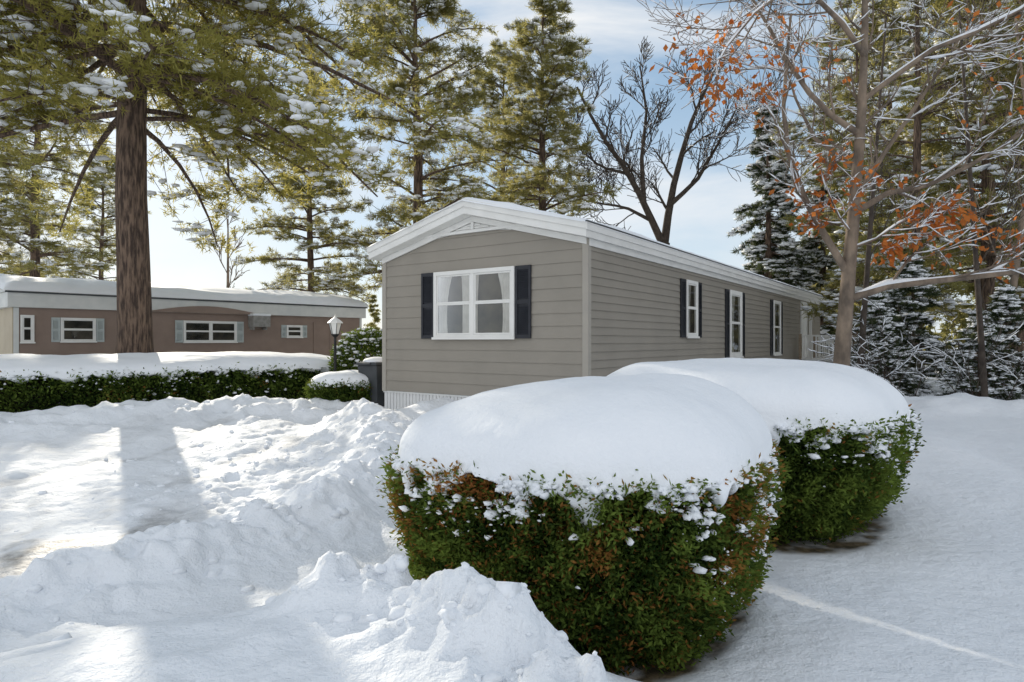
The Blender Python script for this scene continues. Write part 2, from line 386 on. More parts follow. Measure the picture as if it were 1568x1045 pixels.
for sx in (0,1):
    pts=[(-ov-.012,zr(-ov)+.11),(W/2,zr(W/2)+.11),(W/2,zr(W/2)+TH+.03),(-ov-.012,zr(-ov)+TH)]
    if sx: pts=[(W-a,b_) for a,b_ in pts][::-1]
    tm.prism(pts,-.295,-.272)
tm.box(W+ov+.002,W+ov+.028,-.295,LN+.25,zr(-ov)+.10,zr(-ov)+TH)
tm.obj('fascia_trim',M_white,house,.004)
de=MB(); de.box(W+ov+.004,W+ov+.034,-.30,LN+.26,zr(-ov)+TH+.002,zr(-ov)+TH+.02); de.obj('drip_edge',M_bin,house)  # drip edge, coloured dark to stand in for its shadow line
gv=MB(); zb0=3.44; gx0,gx1=1.12,W-1.12; za=zu(W/2)-.105
def vz(x): return zu(x)-.105
gv.box(gx0-.1,gx1+.1,-.06,-.02,zb0-.045,zb0)
gv.prism([(gx0,zb0+.002),(W/2-.0,zb0+.002),(W/2,za-.004),(gx0+.25,vz(gx0+.25)-.0)],-.024,-.016)
gv.prism([(W/2,zb0+.002),(gx1,zb0+.002),(gx1-.25,vz(gx1-.25)),(W/2,za-.004)],-.024,-.016)
gv.box(W/2-.025,W/2+.025,-.058,-.026,zb0+.003,za-.002)
for k in range(4):
    zq=zb0+.02+k*.045; x0=max(gx0+.12,(zq+.105+.02-ze)/sl); 
    if x0<W/2-.08:
        gv.box(x0,W/2-.03,-.046,-.026,zq,zq+.018); gv.box(W/2+.03,W-x0,-.046,-.026,zq,zq+.018)
gv.obj('gable_vent',M_white,house,.002)
nx,ny=41,260; gx=np.linspace(-ov-.04,W+ov+.04,nx); gy=np.linspace(-.32,LN+.3,ny)
GX,GY=np.meshgrid(gx,gy,indexing='ij')
ex=np.minimum(GX-gx[0],gx[-1]-GX); ey=np.minimum(GY-gy[0],gy[-1]-GY); ed=np.minimum(ex,ey)
zt=ze+sl*np.minimum(GX,W-GX)+TH
GZ=zt-.01+(.09+.03*fbm(GX*1.3,GY*.8,3))*np.clip(ed/.14,0,1)**.45
I=np.arange(nx*ny).reshape(nx,ny)
F=np.stack([I[:-1,:-1],I[1:,:-1],I[1:,1:],I[:-1,1:]],-1).reshape(-1,4)
npobj('roof_snow',np.stack([GX,GY,GZ],-1),F,M_snowcap,house,True)

def window(parent,axis,a0,a1,z0,z1,plane,sashes=1,shut=.29,curtain=True,sm=M_shut,fm=M_white,fw=.065):
    def mp(mb):
        if axis=='y': mb.v=[(plane+(-q[1]),q[0],q[2]) for q in mb.v]
        else: mb.v=[(q[0],plane+q[1],q[2]) for q in mb.v]
        return mb
    fr=MB(); 
    fr.box(a0,a0+fw,-.06,-.016,z0,z1); fr.box(a1-fw,a1,-.06,-.016,z0,z1)
    fr.box(a0+fw,a1-fw,-.06,-.016,z1-fw,z1); fr.box(a0+fw,a1-fw,-.06,-.016,z0,z0+fw)
    fr.box(a0-.02,a1+.02,-.085,-.061,z0-.015,z0+.025)
    w=(a1-a0)/sashes
    zm=z0+(z1-z0)*.52
    for i in range(sashes):
        b0=a0+i*w+(fw if i==0 else fw*.6); b1=a0+(i+1)*w-(fw if i==sashes-1 else fw*.6)
        if i: fr.box(a0+i*w-fw*.6,a0+i*w+fw*.6,-.058,-.016,z0+fw,z1-fw)
        t=.028
        for (q0,q1,yy) in ((z0+fw+.001,zm,-.05),(zm+.001,z1-fw-.001,-.042)):
            fr.box(b0+.001,b0+t,yy,-.02,q0,q1); fr.box(b1-t,b1-.001,yy,-.02,q0,q1)
            fr.box(b0+t,b1-t,yy,-.02,q0,q0+t); fr.box(b0+t,b1-t,yy,-.02,q1-t,q1)
    mp(fr).obj('window_frame',fm,parent,.003)
    g=MB(); g.poly((a0+fw,-.036,z0+fw),(a1-fw,-.036,z0+fw),(a1-fw,-.036,z1-fw),(a0+fw,-.036,z1-fw)); mp(g).obj('window_glass',M_glass,parent)
    d=MB(); d.poly((a0+fw*.5,-.0190,z0+fw*.5),(a1-fw*.5,-.0190,z0+fw*.5),(a1-fw*.5,-.0190,z1-fw*.5),(a0+fw*.5,-.0190,z1-fw*.5)); mp(d).obj('window_interior',M_dark,parent)
    if curtain:
        cu=MB()
        for i in range(sashes):
            b0=a0+i*w+fw*.8; b1=a0+(i+1)*w-fw*.8; bw=b1-b0
            for sd in (0,1):
                wl=((.32,.22),(.07,.24))[i][sd]
                n_=22; rowsz=np.linspace(z0+fw,z1-fw,9); pr=None
                for zz in rowsz:
                    q=(zz-z0)/(z1-z0); wd=bw*(wl+(.20 if sd==i else .05)*(q-.35)**2*2.2*(1 if q>.35 else .6)); cur=[]
                    for k in range(n_+1):
                        f=k/n_; x=b0+f*wd if sd==0 else b1-f*wd
                        cur.append((x,-.027+.006*math.sin(f*26+zz*2),zz))
                    if pr:
                        for k in range(n_): cu.poly(pr[k],pr[k+1],cur[k+1],cur[k])
                    pr=cur
        mp(cu).obj('curtain',M_curt,parent,smooth=True)
    if shut:
        s=MB()
        for x0 in (a0-shut-.012,a1+.012):
            x1=x0+shut; q0,q1=z0+.0,z1-.0
            s.box(x0,x0+.04,-.042,-.014,q0,q1); s.box(x1-.04,x1,-.042,-.014,q0,q1)
            zz=(q0+q1)/2
            for (r0,r1) in ((q0,q0+.06),(zz-.03,zz+.03),(q1-.06,q1)): s.box(x0+.04,x1-.04,-.041,-.014,r0,r1)
            k=q0+.07
            while k<q1-.08:
                if abs(k+.012-zz)>.045:
                    i=len(s.v)
                    s.v+=[(x0+.04,-.036,k),(x1-.04,-.036,k),(x1-.04,-.02,k+.026),(x0+.04,-.02,k+.026)]; s.f.append((i,i+1,i+2,i+3))
                k+=.028
            s.box(x0+.03,x1-.03,-.0205,-.013,q0+.01,q1-.01)
        mp(s).obj('shutters',sm,parent)
window(house,'x',1.274,2.969,1.64,2.785,0,2)
window(house,'y',4.03,4.68,1.67,2.82,W,1,.27)
window(house,'y',6.95,7.95,1.20,2.81,W,1,.29,fw=.1)
window(house,'y',11.25,12.15,1.18,2.79,W,1,.28)
dm=MB()
dm.box(W+.016,W+.06,15.2,15.28,.95,2.95); dm.box(W+.016,W+.06,16.12,16.2,.95,2.95); dm.box(W+.016,W+.06,15.28,16.12,2.87,2.95); dm.box(W+.016,W+.04,15.281,16.119,.95,2.869)
dm.obj('side_door',M_white,house,.004)
pk=MB()
pk.box(W+.07,W+1.5,14.4,17.2,.82,.9)
for yy in (14.45,15.8,17.1):
    for xx in (W+.1,W+1.4):
        pk.box(xx,xx+.09,yy,yy+.09,-.1,.819); 
for yy in (14.45,17.1):
    for xx in (W+.1,W+1.4): pk.box(xx,xx+.09,yy,yy+.09,.901,1.83)
for k in range(4): pk.box(W+1.52+k*.27,W+1.8+k*.27,14.9,16.2,.68-k*.17,.72-k*.17)
pk.obj('porch_deck',M_wood,house,.004)
pr=MB()
for yy in (14.48,17.13):
    pr.box(W+.191,W+1.399,yy-.01,yy+.05,1.75,1.8); pr.box(W+.191,W+1.399,yy-.005,yy+.04,1.0,1.04)
    x=W+.25
    while x<W+1.38: pr.box(x,x+.035,yy,yy+.035,1.041,1.749); x+=.12
pr.box(W+.05,W+.14,16.5,16.59,.95,2.9)
pr.obj('porch_railing',M_white,house,.003)
ps=MB(); ps.box(W+.1,W+1.45,14.6,17.05,.903,.99); ps.obj('porch_snow',M_snowcap,house,.04)

# ------------------------------------------------------------ neighbour house
nb=empty('neighbour_mobile_home',(-13.25,17.0,0),math.atan2(7.8,6.95))
LN2=11.0; W2=4.3; b=MB()
z=.5
while z<2.5:
    b.poly((0,-.01,z),(LN2,-.01,z),(LN2,0,min(z+.25,2.5)),(0,0,min(z+.25,2.5))); b.poly((0,0,z),(0,-.01,z),(LN2,-.01,z),(LN2,0,z)); z+=.25
b.poly((LN2,0,0),(LN2,W2,0),(LN2,W2,2.5),(LN2,0,2.5)); b.poly((0,W2,0),(LN2,W2,0),(LN2,W2,2.5),(0,W2,2.5))
b.box(0,LN2,.01,.03,0,.5)
b.obj('walls',M_nb,nb)
b=MB(); b.box(-.02,-.001,-.01,W2,0,2.8); b.obj('end_wall',M_tan,nb,.003)
b=MB(); b.box(-.15,LN2+.1,-.16,W2+.15,2.5,2.90)
b.box(-.2,LN2+.14,-.2,W2+.2,2.902,3.0)
b.box(0.0,.12,-.03,-.012,.5,2.497); b.box(LN2-.1,LN2,-.03,-.012,.5,2.497)
b.obj('roof_fascia',M_nbtrim,nb,.01)
b=MB(); b.prism([(-.21,2.88),(-.21,2.92),(LN2+.15,2.92),(LN2+.15,2.88)],-.215,-.201); b.obj('drip_edge',M_bin,nb)
b=MB(); pts=[(3.2,2.497)]+[(3.2+3.6*k/12,2.5+.22*math.sin(math.pi*k/12)) for k in range(1,12)]+[(6.8,2.497)]
b.prism(pts,-.185,-.161); b.obj('awning_panel',M_nb,nb)
nx,ny=160,24; gx=np.linspace(-.25,LN2+.2,nx); gy=-.25+(W2+.5)*np.linspace(0,1,ny)**1.6; GX,GY=np.meshgrid(gx,gy,indexing='ij')
ed=np.minimum(np.minimum(GX-gx[0],gx[-1]-GX),np.minimum(GY-gy[0],gy[-1]-GY))
GZ=2.97+(.27+.05*fbm(GX*.9,GY,2))*np.clip(ed/.3,0,1)**.4+.32*(1-np.abs(GY/W2*2-1))
I=np.arange(nx*ny).reshape(nx,ny); F=np.stack([I[:-1,:-1],I[1:,:-1],I[1:,1:],I[:-1,1:]],-1).reshape(-1,4)
npobj('roof_snow',np.stack([GX,GY,GZ],-1),F,M_snowcap,nb,True)
for (a0,a1,z0,z1,s_,sh) in ((1.05,1.9,1.57,2.25,1,.2),(4.3,6.0,1.55,2.25,2,.23),(7.8,8.42,1.72,2.17,1,.18),(.15,.45,1.55,2.3,1,0)):
    window(nb,'x',a0,a1,z0,z1,0,s_,sh,curtain=False,sm=M_nbshut,fw=.05)
b=MB(); b.box(8.88,8.94,-.04,-.012,.55,2.3); b.box(9.56,9.62,-.04,-.012,.55,2.3); b.box(8.94,9.56,-.04,-.012,2.24,2.3); b.box(8.94,9.56,-.025,-.012,.55,2.24); b.obj('door',M_nb,nb,.003)
b=MB(); b.box(6.4,7.0,-.42,-.02,2.08,2.45)
for k in range(6): b.box(6.43,6.97,-.432,-.421,2.12+k*.05,2.14+k*.05)
b.box(6.45,6.5,-.3,-.012,1.98,2.079); b.box(6.9,6.95,-.3,-.012,1.98,2.079)
b.obj('window_air_conditioner',M_ac,nb,.01)
b=MB(); b.box(6.38,7.02,-.44,-.0125,2.451,2.53); b.obj('ac_snow',M_snowcap,nb,.03)

# ------------------------------------------------------------ lamp post, bin
lx,ly=-3.73,13.5; lp=empty('lamp_post',(lx,ly,Hz(lx,ly)-.05))
def lathe(prof,seg,mat,name,parent):
    V=[];F=[]
    for r,z in prof: V+= [(r*math.cos(2*math.pi*k/seg),r*math.sin(2*math.pi*k/seg),z) for k in range(seg)]
    for j in range(len(prof)-1): F+=[(j*seg+k,j*seg+(k+1)%seg,(j+1)*seg+(k+1)%seg,(j+1)*seg+k) for k in range(seg)]
    me=bpy.data.meshes.new(name); me.from_pydata(V,[],F); me.materials.append(mat); return link(bpy.data.objects.new(name,me),parent)
lathe([(.0,0),(.06,0),(.06,.12),(.035,.16),(.03,.9),(.045,.92),(.045,.95),(.03,.97),(.028,1.38),(.05,1.4),(.08,1.43),(.085,1.45),(0,1.45)],10,M_black,'post',lp)
lathe([(.075,1.451),(.13,1.68)],6,M_lglass,'lantern_panes',lp)
lathe([(.0,1.86),(.02,1.85),(.012,1.82),(.04,1.79),(.1,1.75),(.165,1.69),(.165,1.675),(0,1.675)],6,M_white,'lantern_roof',lp)
P=[];Rr=[]
for k in range(6):
    a=2*math.pi*k/6; P.append([[.078*math.cos(a),.078*math.sin(a),1.45],[.104*math.cos(a),.104*math.sin(a),1.565],[.133*math.cos(a),.133*math.sin(a),1.68]]); Rr.append([.007]*3)
V,F=tubes(P,Rr,5); npobj('lantern_ribs',V,F,M_black,lp)
bn=empty('trash_bin',(-2.63,12.5,Hz(-2.63,12.5)),R(-35)); b=MB()
i=len(b.v); b.v+=[(-.21,-.21,0),(.21,-.21,0),(.21,.21,0),(-.21,.21,0),(-.27,-.27,.8),(.27,-.27,.8),(.27,.27,.8),(-.27,.27,.8)]
b.f+=[(0,3,2,1),(4,5,6,7),(0,1,5,4),(1,2,6,5),(2,3,7,6),(3,0,4,7)]
b.box(-.29,.29,-.3,.29,.802,.86); b.box(-.15,.15,-.34,-.301,.81,.85); b.obj('bin_body',M_bin,bn,.015)
V,F=blobs(np.array([[0,0,.87]]),np.array([[.3,.28,.09]]),ICO3,.02); npobj('snow_on_lid',V,F,M_snowcap,bn,True)

# ------------------------------------------------------------ conifers
def conifer(seed,Ht,c0,Rmax,nwh,per,S=10,T=6,K=10,nl=.2,nw=.02,rise=.15,droop=.25,r0=.2,shape='pine',snow=.06,ssz=.1,subl=.35,gap=.15,vert=.0):
    global rng
    old=rng; rng=np.random.default_rng(seed)
    zz=np.repeat(np.linspace(c0,Ht*.985,nwh),per)+rng.normal(0,.25*(Ht-c0)/nwh,nwh*per)
    keep=rng.random(len(zz))>gap; zz=np.clip(zz[keep],c0*.95,Ht*.99); n_=len(zz)
    rel=(zz-c0)/(Ht-c0)
    if shape=='pine': Lr=np.interp(rel,[0,.12,.35,.6,.85,1],[.8,1,.95,.75,.42,.1])
    else: Lr=1.02-rel*.97
    L=Rmax*Lr*rng.uniform(.6,1.18,n_); az=rng.uniform(0,2*np.pi,n_)
    lean=rng.normal(0,.012,2)
    q=np.linspace(0,1,6); up=rise+rng.normal(0,.1,n_)+ (rel*.55 if shape=='pine' else rel*.25)
    bend=rng.normal(0,.25,n_)
    def bp(qq):
        a=az[:,None]+bend[:,None]*qq; r=L[:,None]*qq
        return np.stack([np.cos(a)*r+lean[0]*zz[:,None],np.sin(a)*r+lean[1]*zz[:,None],zz[:,None]+L[:,None]*(up[:,None]*qq-droop*qq**2)],-1)
    P=bp(np.broadcast_to(q,(n_,6)))
    rb=(.018+.012*L)[:,None]*np.linspace(1,.25,6)[None]*(1.0 if r0>.15 else .7)
    wood=[tubes(P,rb,5)]
    k=14; tz=np.linspace(-.1,Ht,k); rad=r0*np.interp(tz/Ht,[0,.02,.08,.5,1],[1.3,1.1,1,.72,.04])
    tp=np.stack([lean[0]*tz+.03*np.sin(tz*.9),lean[1]*tz+.03*np.cos(tz*.7),tz],-1)[None]
    trunk=tubes(tp,rad[None],14)
    qs=rng.uniform(.18,1,(n_,S)); qs.sort(axis=1); B0=bp(qs); sg=np.where(np.arange(S)%2==0,1,-1)[None]
    da=az[:,None]+bend[:,None]*qs+sg*rng.uniform(.4,1.2,(n_,S)); sl_=(L[:,None]*subl*(1.15-qs)+.22*Rmax/3)*rng.uniform(.6,1.2,(n_,S))
    dz=rng.normal(.12,.15+vert,(n_,S))-(0 if shape=='pine' else .35)
    SD=np.stack([np.cos(da),np.sin(da),dz],-1)
    q3=np.array([0,.5,1.])[None,None,:,None]; SP=B0[:,:,None]+SD[:,:,None]*sl_[:,:,None,None]*q3; SP[...,2]-= (q3[...,0]**2*.12*sl_[:,:,None])
    SP=SP.reshape(-1,3,3); wood.append(tubes(SP,np.repeat(np.array([[.012,.009,.005]]),len(SP),0),3))
    tq=rng.uniform(.1,1.05,(n_,S,T)); TC=B0[:,:,None]+SD[:,:,None]*(sl_[:,:,None]*tq)[...,None]; TC[...,2]-=tq**2*.12*sl_[:,:,None]
    TC=TC+rng.normal(0,(.035+vert*.15)*Rmax/3,TC.shape)
    TD=nrm(np.broadcast_to(SD[:,:,None],TC.shape)+np.array([0,0,.35 if shape=='pine' else -.15]))
    C=TC.reshape(-1,3); D=TD.reshape(-1,3)
    V,F=needles(C,D,K,nl,nw)
    cl=np.repeat(rng.uniform(0,1,n_*S),T)*.6+rng.uniform(0,.4,len(C))
    fol=(V,F,np.repeat(cl,K*3))
    sel=rng.random(n_*S)<snow*1.7; sel=np.repeat(sel,T)&(rng.random(len(C))<.9)
    Cs=C[sel]+np.array([0,0,nl*.22]); s=ssz*rng.uniform(.35,1.25,len(Cs))
    sn=blobs(Cs,np.stack([s*1.5,s*.95,s*.38],-1),ICO1,.25) if len(Cs) else None
    rng=old
    return dict(trunk=trunk,wood=join(wood),fol=fol,snow=sn)
def tree_datas(nm,d,fm,bm_=M_bark):
    return [('trunk',npdata(nm+'_trunk',*d['trunk'],bm_,True)),('branches',npdata(nm+'_branches',*d['wood'],bm_,True)),
        ('needles',npdata(nm+'_needles',d['fol'][0],d['fol'][1],fm,False,{'tint':d['fol'][2]}))]+([('snow',npdata(nm+'_snow',*d['snow'],M_snowcap,True))] if d['snow'] else [])
def place(name,datas,x,y,rz=0,s=1,z=None):
    e=empty(name,(x,y,(.25 if z is None else z)),rz); e.scale=(s,s,s)
    for n_,m in datas: link(bpy.data.objects.new(n_,m),e)
    return e
big=tree_datas('big',conifer(3,21,6.85,6.9,22,9,S=18,T=9,K=11,nl=.24,nw=.032,rise=.0,droop=.32,r0=.36,snow=.17,ssz=.14,subl=.37,gap=.04,vert=.2),M_pine)
place('pine_tree',big,-8.86,15,R(20))
pa=tree_datas('pa',conifer(21,18.5,3.5,3.9,24,5,S=13,T=6,K=9,nl=.27,nw=.036,rise=.1,droop=.2,r0=.24,snow=.24,ssz=.12,vert=.08,gap=.22),M_pine2)
pb=tree_datas('pb',conifer(34,17,4,3.4,22,5,S=12,T=6,K=9,nl=.27,nw=.036,rise=.1,droop=.22,r0=.22,snow=.24,ssz=.12,vert=.08,gap=.22),M_pine2)
sp=tree_datas('sp',conifer(45,12.5,.8,3.0,28,6,S=11,T=6,K=8,nl=.22,nw=.045,rise=-.1,droop=.3,r0=.18,shape='spruce',snow=.34,ssz=.14,gap=.05),M_spruce)
pc=tree_datas('pc',conifer(57,15,2.0,3.2,20,5,S=11,T=6,K=9,nl=.25,nw=.034,rise=.1,droop=.25,r0=.14,snow=.26,ssz=.12,gap=.25,vert=.12),M_pine2)
sm=tree_datas('sm',conifer(68,3.4,.2,1.5,14,6,S=8,T=5,K=8,nl=.15,nw=.024,rise=.05,droop=.25,r0=.04,shape='spruce',snow=.42,ssz=.075,gap=.05,vert=.1),M_spruce)
place('pine_tree',pa,-3.7,26,R(0)); place('pine_tree',pb,1.35,28,R(40)); place('pine_tree',pb,-8.6,27.5,R(100),.75)
place('pine_tree',pa,-.6,36,R(80),.95)
place('pine_tree',pa,-22.5,30,R(200),.95); place('pine_tree',pb,-27,33,R(10),.95); place('pine_tree',pa,-29,45,R(150),.8)
place('spruce_tree',sp,12.3,30.5); place('spruce_tree',sp,16,33,R(120),.9); place('spruce_tree',sp,-2.9,17.8,R(60),.36)
place('pine_tree',pc,12.0,19,R(0),1.0); place('pine_tree',pa,15.5,21,R(70),.95); place('pine_tree',pc,15.5,16.5,R(140),1.1); place('pine_tree',pb,19,24,R(200),1.0)
place('pine_tree',pc,14.5,27,R(220),1.1); place('pine_tree',pa,18,30,R(300),1.0)
for (x,y,s,a) in ((9.2,12.6,.55,0),(10.4,13.4,.7,60),(12,14,.65,100),(8.6,15.0,.7,10),(11.6,12.3,.45,200),(13.5,13.5,.8,30),(10.2,16.2,1.0,80),(8.1,13.9,.5,170),(12.6,12.2,.4,250)):
    place('fir_sapling',sm,x,y,R(a),s,Hz(x,y)-.05)
rh=empty('rhododendron_shrub',(-3.35,14.6,.3))
C=rng.normal(0,1,(1500,3)); C=nrm(C)*rng.uniform(.4,1,(1500,1))**.5*np.array([.75,.6,.75])+np.array([0,0,.8])
V,F=leaves(C,nrm(C-np.array([0,0,.3])),5,.11,.035,.7,.3); npobj('leaves',V,F,M_hedge,rh,attrs={'tint':np.repeat(rng.random(1500),20),'warm':np.zeros(len(V))})
P=[[[0,0,0],[c_[0]*.3,c_[1]*.3,c_[2]*.5],[c_[0]*.9,c_[1]*.9,c_[2]*.95]] for c_ in C[:60]]; V,F=tubes(P,[[.02,.012,.006]]*60,4); npobj('stems',V,F,M_bark3,rh)
cs=C[C[:,2]>.7][:260]+np.array([0,0,.05]); s=rng.uniform(.02,.08,len(cs)); V,F=blobs(cs,np.stack([s*1.3,s,s*.5],-1),ICO1,.2); npobj('snow',V,F,M_snowcap,rh,True)

# distant tree belt: one merged mesh of coarse trees
d=conifer(77,12,.6,3.0,15,5,S=6,T=3,K=5,nl=.5,nw=.14,r0=.15,shape='spruce',snow=.0,gap=.1)
nv=len(d['fol'][0]); Vs=[];Fs=[];Ts=[];o_=0
for rr_ in (46,58):
    for a in np.linspace(-1.1,1.15,40):
        rr2=rr_+random.uniform(-6,6); aa=a+random.uniform(-.025,.025); s=random.uniform(.5,.95)
        if aa<.40: s*=.42
        ph=random.random()*6.28
        v=d['fol'][0]*s; x=v[:,0]*math.cos(ph)-v[:,1]*math.sin(ph); y=v[:,0]*math.sin(ph)+v[:,1]*math.cos(ph)
        Vs.append(np.stack([x+rr2*math.sin(aa),y+rr2*math.cos(aa),v[:,2]],-1)); Fs.append(d['fol'][1]+o_); Ts.append(d['fol'][2]); o_+=nv
npobj('distant_trees',np.concatenate(Vs),np.concatenate(Fs),M_pine2,attrs={'tint':np.concatenate(Ts)})

# ------------------------------------------------------------ bare trees
def resample(pts,k=7):
    pts=np.array(pts,float); d=np.concatenate([[0],np.cumsum(np.linalg.norm(np.diff(pts,axis=0),axis=1))]); t=np.linspace(0,d[-1],k)
    return np.stack([np.interp(t,d,pts[:,i]) for i in range(3)],-1)
class Bare:
    def __init__(s,seed): s.r=random.Random(seed); s.P=[];s.R=[];s.tips=[]
    def add(s,pts,r0,r1,k=7):
        p=resample(pts,k); s.P.append(p); s.R.append(np.linspace(r0,r1,k)); return p
    def rv(s): return np.array([s.r.gauss(0,1) for _ in range(3)])
    def grow(s,p,d,r,L,dep,up=.15,nc=4,ang=.75):
        k=7; pts=[p]; dd=d/np.linalg.norm(d)
        for i in range(k-1):
            dd=dd+s.rv()*.13+np.array([0,0,up*.22]); dd/=np.linalg.norm(dd); pts.append(pts[-1]+dd*L/(k-1))
        pts=np.array(pts); s.P.append(pts); s.R.append(np.linspace(r,r*.35,k))
        if dep<=1: s.tips.append((pts[-1],dd)); s.tips.append((pts[3],dd))
        if dep<=0: return
        s.kids(pts,r,L,dep,up,nc,ang)
    def kids(s,pts,r,L,dep,up,nc,ang,f0=.2,lf=(.42,.7)):
        k=len(pts)
        for c in range(nc):
            f=f0+(1-f0)*(c+s.r.random()*.8)/nc; i=min(int(f*(k-1)),k-2); t=f*(k-1)-i; q=pts[i]*(1-t)+pts[i+1]*t; d=pts[i+1]-pts[i]; d/=np.linalg.norm(d)
            pr=np.cross(d,s.rv()); pr/=np.linalg.norm(pr); a=s.r.uniform(.6,1.2)*ang
            s.grow(q,d*math.cos(a)+pr*math.sin(a),r*(1-.5*f)*.5,L*s.r.uniform(*lf)*(1.1-.3*f),dep-1,up,nc,ang)
    def build(s,name,mat,x=0,y=0,z=0,snow=0,minr=.004):
        e=empty(name,(x,y,z)); P=np.array(s.P); Rr=np.maximum(np.array(s.R),minr); bigm=Rr[:,0]>.03
        parts=[]
        if bigm.any(): parts.append(tubes(P[bigm],Rr[bigm],9))
        if (~bigm).any(): parts.append(tubes(P[~bigm][:,::2],Rr[~bigm][:,::2],3))
        V,F=join(parts); npobj('branches',V,F,mat,e,True)
        if snow:
            d=nrm(P[:,-1]-P[:,0]); m=(np.abs(d[:,2])<.7)&(np.array([s.r.random() for _ in s.P])<snow)
            Q=P[m].copy(); rq=Rr[m]; Q[...,2]+=rq*.7+.005; rs=rq*.85+.005
            rs=rs*rng.uniform(.4,1.3,rs.shape); rs[:,0]*=.3; rs[:,-1]*=.3
            V,F=tubes(Q,rs,4); npobj('snow_on_branches',V,F,M_snowcap,e,True)
        return e
mp_=Bare(2)
tr0=mp_.add([(4.6,9,.2),(4.65,9,1.8),(4.74,9,2.63),(4.81,9,3.46),(4.9,9,4.56),(4.97,9,5.66),(5.0,9.1,7.2)],.125,.03,7)
limbs=[([(4.72,9,2.55),(4.42,8.95,3.0),(4.14,8.9,3.41),(3.82,8.8,4.05),(3.68,8.7,4.83),(3.75,8.6,6.0)],.055,.014),
([(4.74,9,2.19),(5.2,8.85,2.36),(5.8,8.6,2.42),(6.6,8.4,2.5),(7.6,8.2,2.7)],.055,.02),
([(4.81,9,3.4),(5.1,9,3.64),(5.84,8.9,3.78),(6.57,8.8,4.15),(7.6,8.7,4.9)],.045,.012),
([(4.80,9,3.5),(5.1,9.1,3.97),(5.43,9.2,4.42),(5.84,9.2,5.02),(6.48,9.3,5.95)],.045,.012),
([(4.9,9,4.5),(4.28,8.9,4.84),(3.82,8.8,5.39),(3.45,8.7,5.94),(3.0,8.6,6.6)],.045,.012),
([(4.97,9,5.6),(4.2,8.6,6.2),(3.4,8.2,6.1),(2.75,8,5.4),(2.38,7.8,4.75)],.04,.008),
([(4.95,9,5.0),(5.6,8.6,5.5),(6.3,8.2,5.7),(7.2,7.8,6.3)],.04,.01),
([(4.86,9,4.0),(4.5,9.5,4.6),(4.4,9.9,5.3),(4.3,10.2,6.2)],.035,.01),
([(4.76,9,2.9),(5.0,8.8,3.0),(5.3,8.6,3.25),(5.5,8.5,3.3)],.02,.008),([(4.78,9,3.1),(4.5,8.8,3.3),(4.2,8.6,3.7),(4.1,8.5,3.9)],.02,.008)]
for pts,ra,rb in limbs:
    p=mp_.add(pts,ra,rb); mp_.kids(p,ra*1.0,1.9 if ra>.03 else .9,3,.2,6,.75,f0=.15,lf=(.4,.75))
mp_.kids(tr0,.07,1.7,2,.25,8,.8,f0=.45)
e=mp_.build('oak_tree',M_bark2,snow=.55)
tips=np.array([t[0] for t in mp_.tips]); dirs=np.array([t[1] for t in mp_.tips])
cl=[(2.6,7.9,4.9,.7,.6),(3.9,8.8,3.7,.45,.28),(4.5,8.8,3.5,.65,.22),(5.3,8.8,2.9,.6,.35),(6.1,8.6,2.75,.8,.5),(7,8.3,2.7,.9,.5),(5.9,8.8,4.1,.4,.25),(7.0,8.2,5.6,.5,.4),(3.9,8.6,3.0,.5,.3)]
prob=np.zeros(len(tips))
for x,y,z,s,pk_ in cl: prob=np.maximum(prob,pk_*np.exp(-(np.linalg.norm((tips-np.array([x,y,z]))/np.array([s,s*1.4,s*.8]),axis=1))**2))
sel=rng.random(len(tips))<np.clip(prob,0.012,.6)
V,F=leaves(tips[sel],dirs[sel]+np.array([0,0,-.9]),3,.11,.065,.55,.55)
npobj('autumn_leaves',V,F,M_oak,e,attrs={'tint':np.repeat(rng.random(len(V)//4),4)})
bt=Bare(8)
t0=bt.add([(0,0,0),(-.1,0,3),(.1,0,6.2)],.38,.30)
for pts,ra in (([(.1,0,6.0),(-.9,0,8.2),(-1.7,-.3,9.6),(-3.2,-.4,11.6),(-4.3,-.5,13.8)],.2),([(.1,0,6.0),(.5,.3,8.5),(.9,.2,10.2),(1.6,.1,12.6),(2.8,0,15.2)],.22),
   ([(-.5,0,7.3),(-1.8,.4,8.1),(-3.0,.6,8.3),(-4.2,.8,8.6)],.10),([(.4,.2,8.1),(1.6,-.5,9.2),(2.6,-.8,11.0),(3.4,-1,12.6)],.13),([(-.9,0,8.2),(-.9,.6,10.5),(-.6,.8,13),(-.9,1,15.5)],.14),([(-1.7,-.2,9.6),(-3,.4,10.1),(-4.6,.3,11.4)],.09)):
    p=bt.add(pts,ra,ra*.25); bt.kids(p,ra*.8,4.0,3,.3,7,.8,f0=.15,lf=(.4,.75))
bt.build('bare_maple_tree',M_bark3,7.5,32,.3,snow=.3,minr=.016)
def simple(name,seed,x,y,h,r,mat,dep=3,snow=.2,up=.4,minr=.006,nc=5,ang=.6,lean=(0,0)):
    b=Bare(seed); pts=[(0,0,-.1),(lean[0]*.4,lean[1]*.4,h*.4),(lean[0],lean[1],h)]
    p=b.add(pts,r,r*.25); b.kids(p,r*.7,h*.42,dep,up,nc,ang,f0=.3); return b.build(name,mat,x,y,.2,snow,minr)
simple('bare_tree',3,-14.2,32,7.5,.12,M_bark2,3,.1,minr=.016)
simple('bare_tree',4,10.6,14,8.5,.09,M_bark2,3,.5,lean=(1.2,0))
simple('bare_tree',5,8.6,11.6,7.5,.06,M_bark3,3,.5,lean=(-.5,0))
simple('bare_tree',6,7.0,13,8,.07,M_bark3,3,.4,lean=(.6,0))
simple('bare_tree',7,12.8,15,9,.09,M_bark2,3,.5,lean=(-1,0))
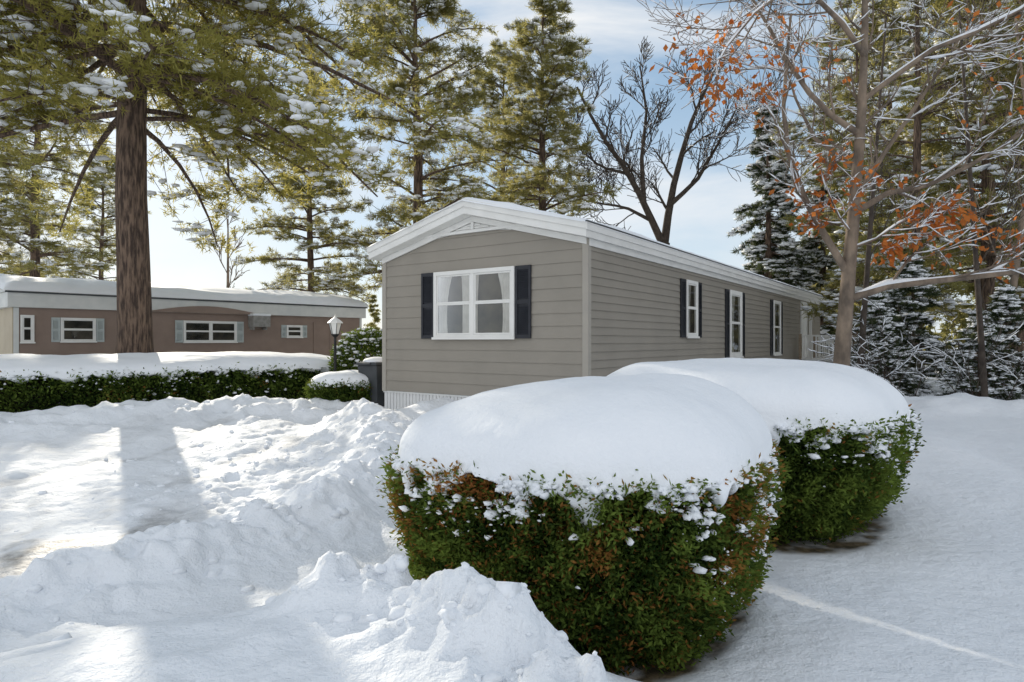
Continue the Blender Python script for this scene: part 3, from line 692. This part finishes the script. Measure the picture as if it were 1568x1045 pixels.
simple('bare_tree',9,9.6,10.8,6.5,.05,M_bark2,3,.6,lean=(.9,-.3))
simple('bare_tree',10,9.2,9.3,8.5,.09,M_bark2,3,.6,lean=(-1.5,-.5))
for i,(x,y) in enumerate(((8.8,11.9),(9.9,12.2),(11.2,11.6),(7.6,12.6),(7.0,12.0),(10.4,11.2))):
    b=Bare(40+i)
    for k in range(9):
        d=np.array([random.gauss(0,.5),random.gauss(0,.5),1]); b.grow(np.array([random.gauss(0,.3),random.gauss(0,.3),0.]),d,.012,random.uniform(.9,1.7),2,.0,3,.7)
    b.build('bare_shrub',M_bark3,x,y,Hz(x,y)-.05,.8,.004)

# ------------------------------------------------------------ light, sky, camera
w=bpy.data.worlds.new('World'); scn.world=w; w.use_nodes=True; nt=w.node_tree; nt.nodes.clear()
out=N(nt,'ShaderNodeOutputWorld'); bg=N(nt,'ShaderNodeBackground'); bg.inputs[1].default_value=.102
sk=N(nt,'ShaderNodeTexSky',sky_type='NISHITA'); sk.sun_disc=False; sk.sun_elevation=R(SUN_EL); sk.sun_rotation=R(SUN_AZ)
sk.air_density=1.0; sk.dust_density=.3; sk.ozone_density=1.2; sk.altitude=100
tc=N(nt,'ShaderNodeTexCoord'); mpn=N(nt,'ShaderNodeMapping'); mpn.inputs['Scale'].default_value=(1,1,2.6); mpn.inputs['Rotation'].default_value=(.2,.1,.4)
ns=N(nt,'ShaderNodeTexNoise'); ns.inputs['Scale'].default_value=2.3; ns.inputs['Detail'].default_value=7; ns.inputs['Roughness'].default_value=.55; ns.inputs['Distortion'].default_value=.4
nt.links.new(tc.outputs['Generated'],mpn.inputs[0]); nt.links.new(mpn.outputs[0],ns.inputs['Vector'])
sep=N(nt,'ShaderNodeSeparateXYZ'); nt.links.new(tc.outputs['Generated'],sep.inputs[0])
back_fill=N(nt,'ShaderNodeMapRange'); back_fill.inputs[1].default_value=.25; back_fill.inputs[2].default_value=-.35; nt.links.new(sep.outputs[1],back_fill.inputs[0])  # clouds behind the camera added thicker and brighter, lifting light in the shade
add=N(nt,'ShaderNodeMath',operation='MULTIPLY_ADD'); add.inputs[1].default_value=.15; nt.links.new(back_fill.outputs[0],add.inputs[0]); nt.links.new(ns.outputs['Fac'],add.inputs[2])
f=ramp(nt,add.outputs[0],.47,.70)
ccol=mixcol(nt,back_fill.outputs[0],(8.8,9.0,9.2),(10.6,10.7,10.9))
hz=mixcol(nt,.42,sk.outputs[0],(5.2,7.4,9.6))
lowz=N(nt,'ShaderNodeMapRange'); lowz.inputs[1].default_value=.36; lowz.inputs[2].default_value=.02; lowz.inputs[4].default_value=.65; nt.links.new(sep.outputs[2],lowz.inputs[0])
hz2=mixcol(nt,lowz.outputs[0],hz,(8.2,8.8,9.4))
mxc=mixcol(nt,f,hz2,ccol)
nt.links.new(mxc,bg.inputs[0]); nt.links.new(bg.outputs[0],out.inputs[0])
az,el=R(SUN_AZ),R(SUN_EL); dv=Vector((math.sin(az)*math.cos(el),math.cos(az)*math.cos(el),math.sin(el)))
sd=bpy.data.lights.new('sun','SUN'); sd.energy=5.0; sd.angle=R(.55); sd.color=(1,.91,.76)
so=bpy.data.objects.new('sun',sd); so.rotation_euler=dv.to_track_quat('Z','Y').to_euler(); so.location=dv*50; link(so)
cam=bpy.data.cameras.new('camera'); cam.lens=22.5; cam.sensor_width=36; cam.clip_end=2000; cam.clip_start=.05
co=bpy.data.objects.new('camera',cam); co.location=(0,0,1.6); co.rotation_euler=(R(90),0,0); link(co); scn.camera=co
scn.view_settings.view_transform='Standard'; scn.view_settings.look='None'; scn.view_settings.exposure=0
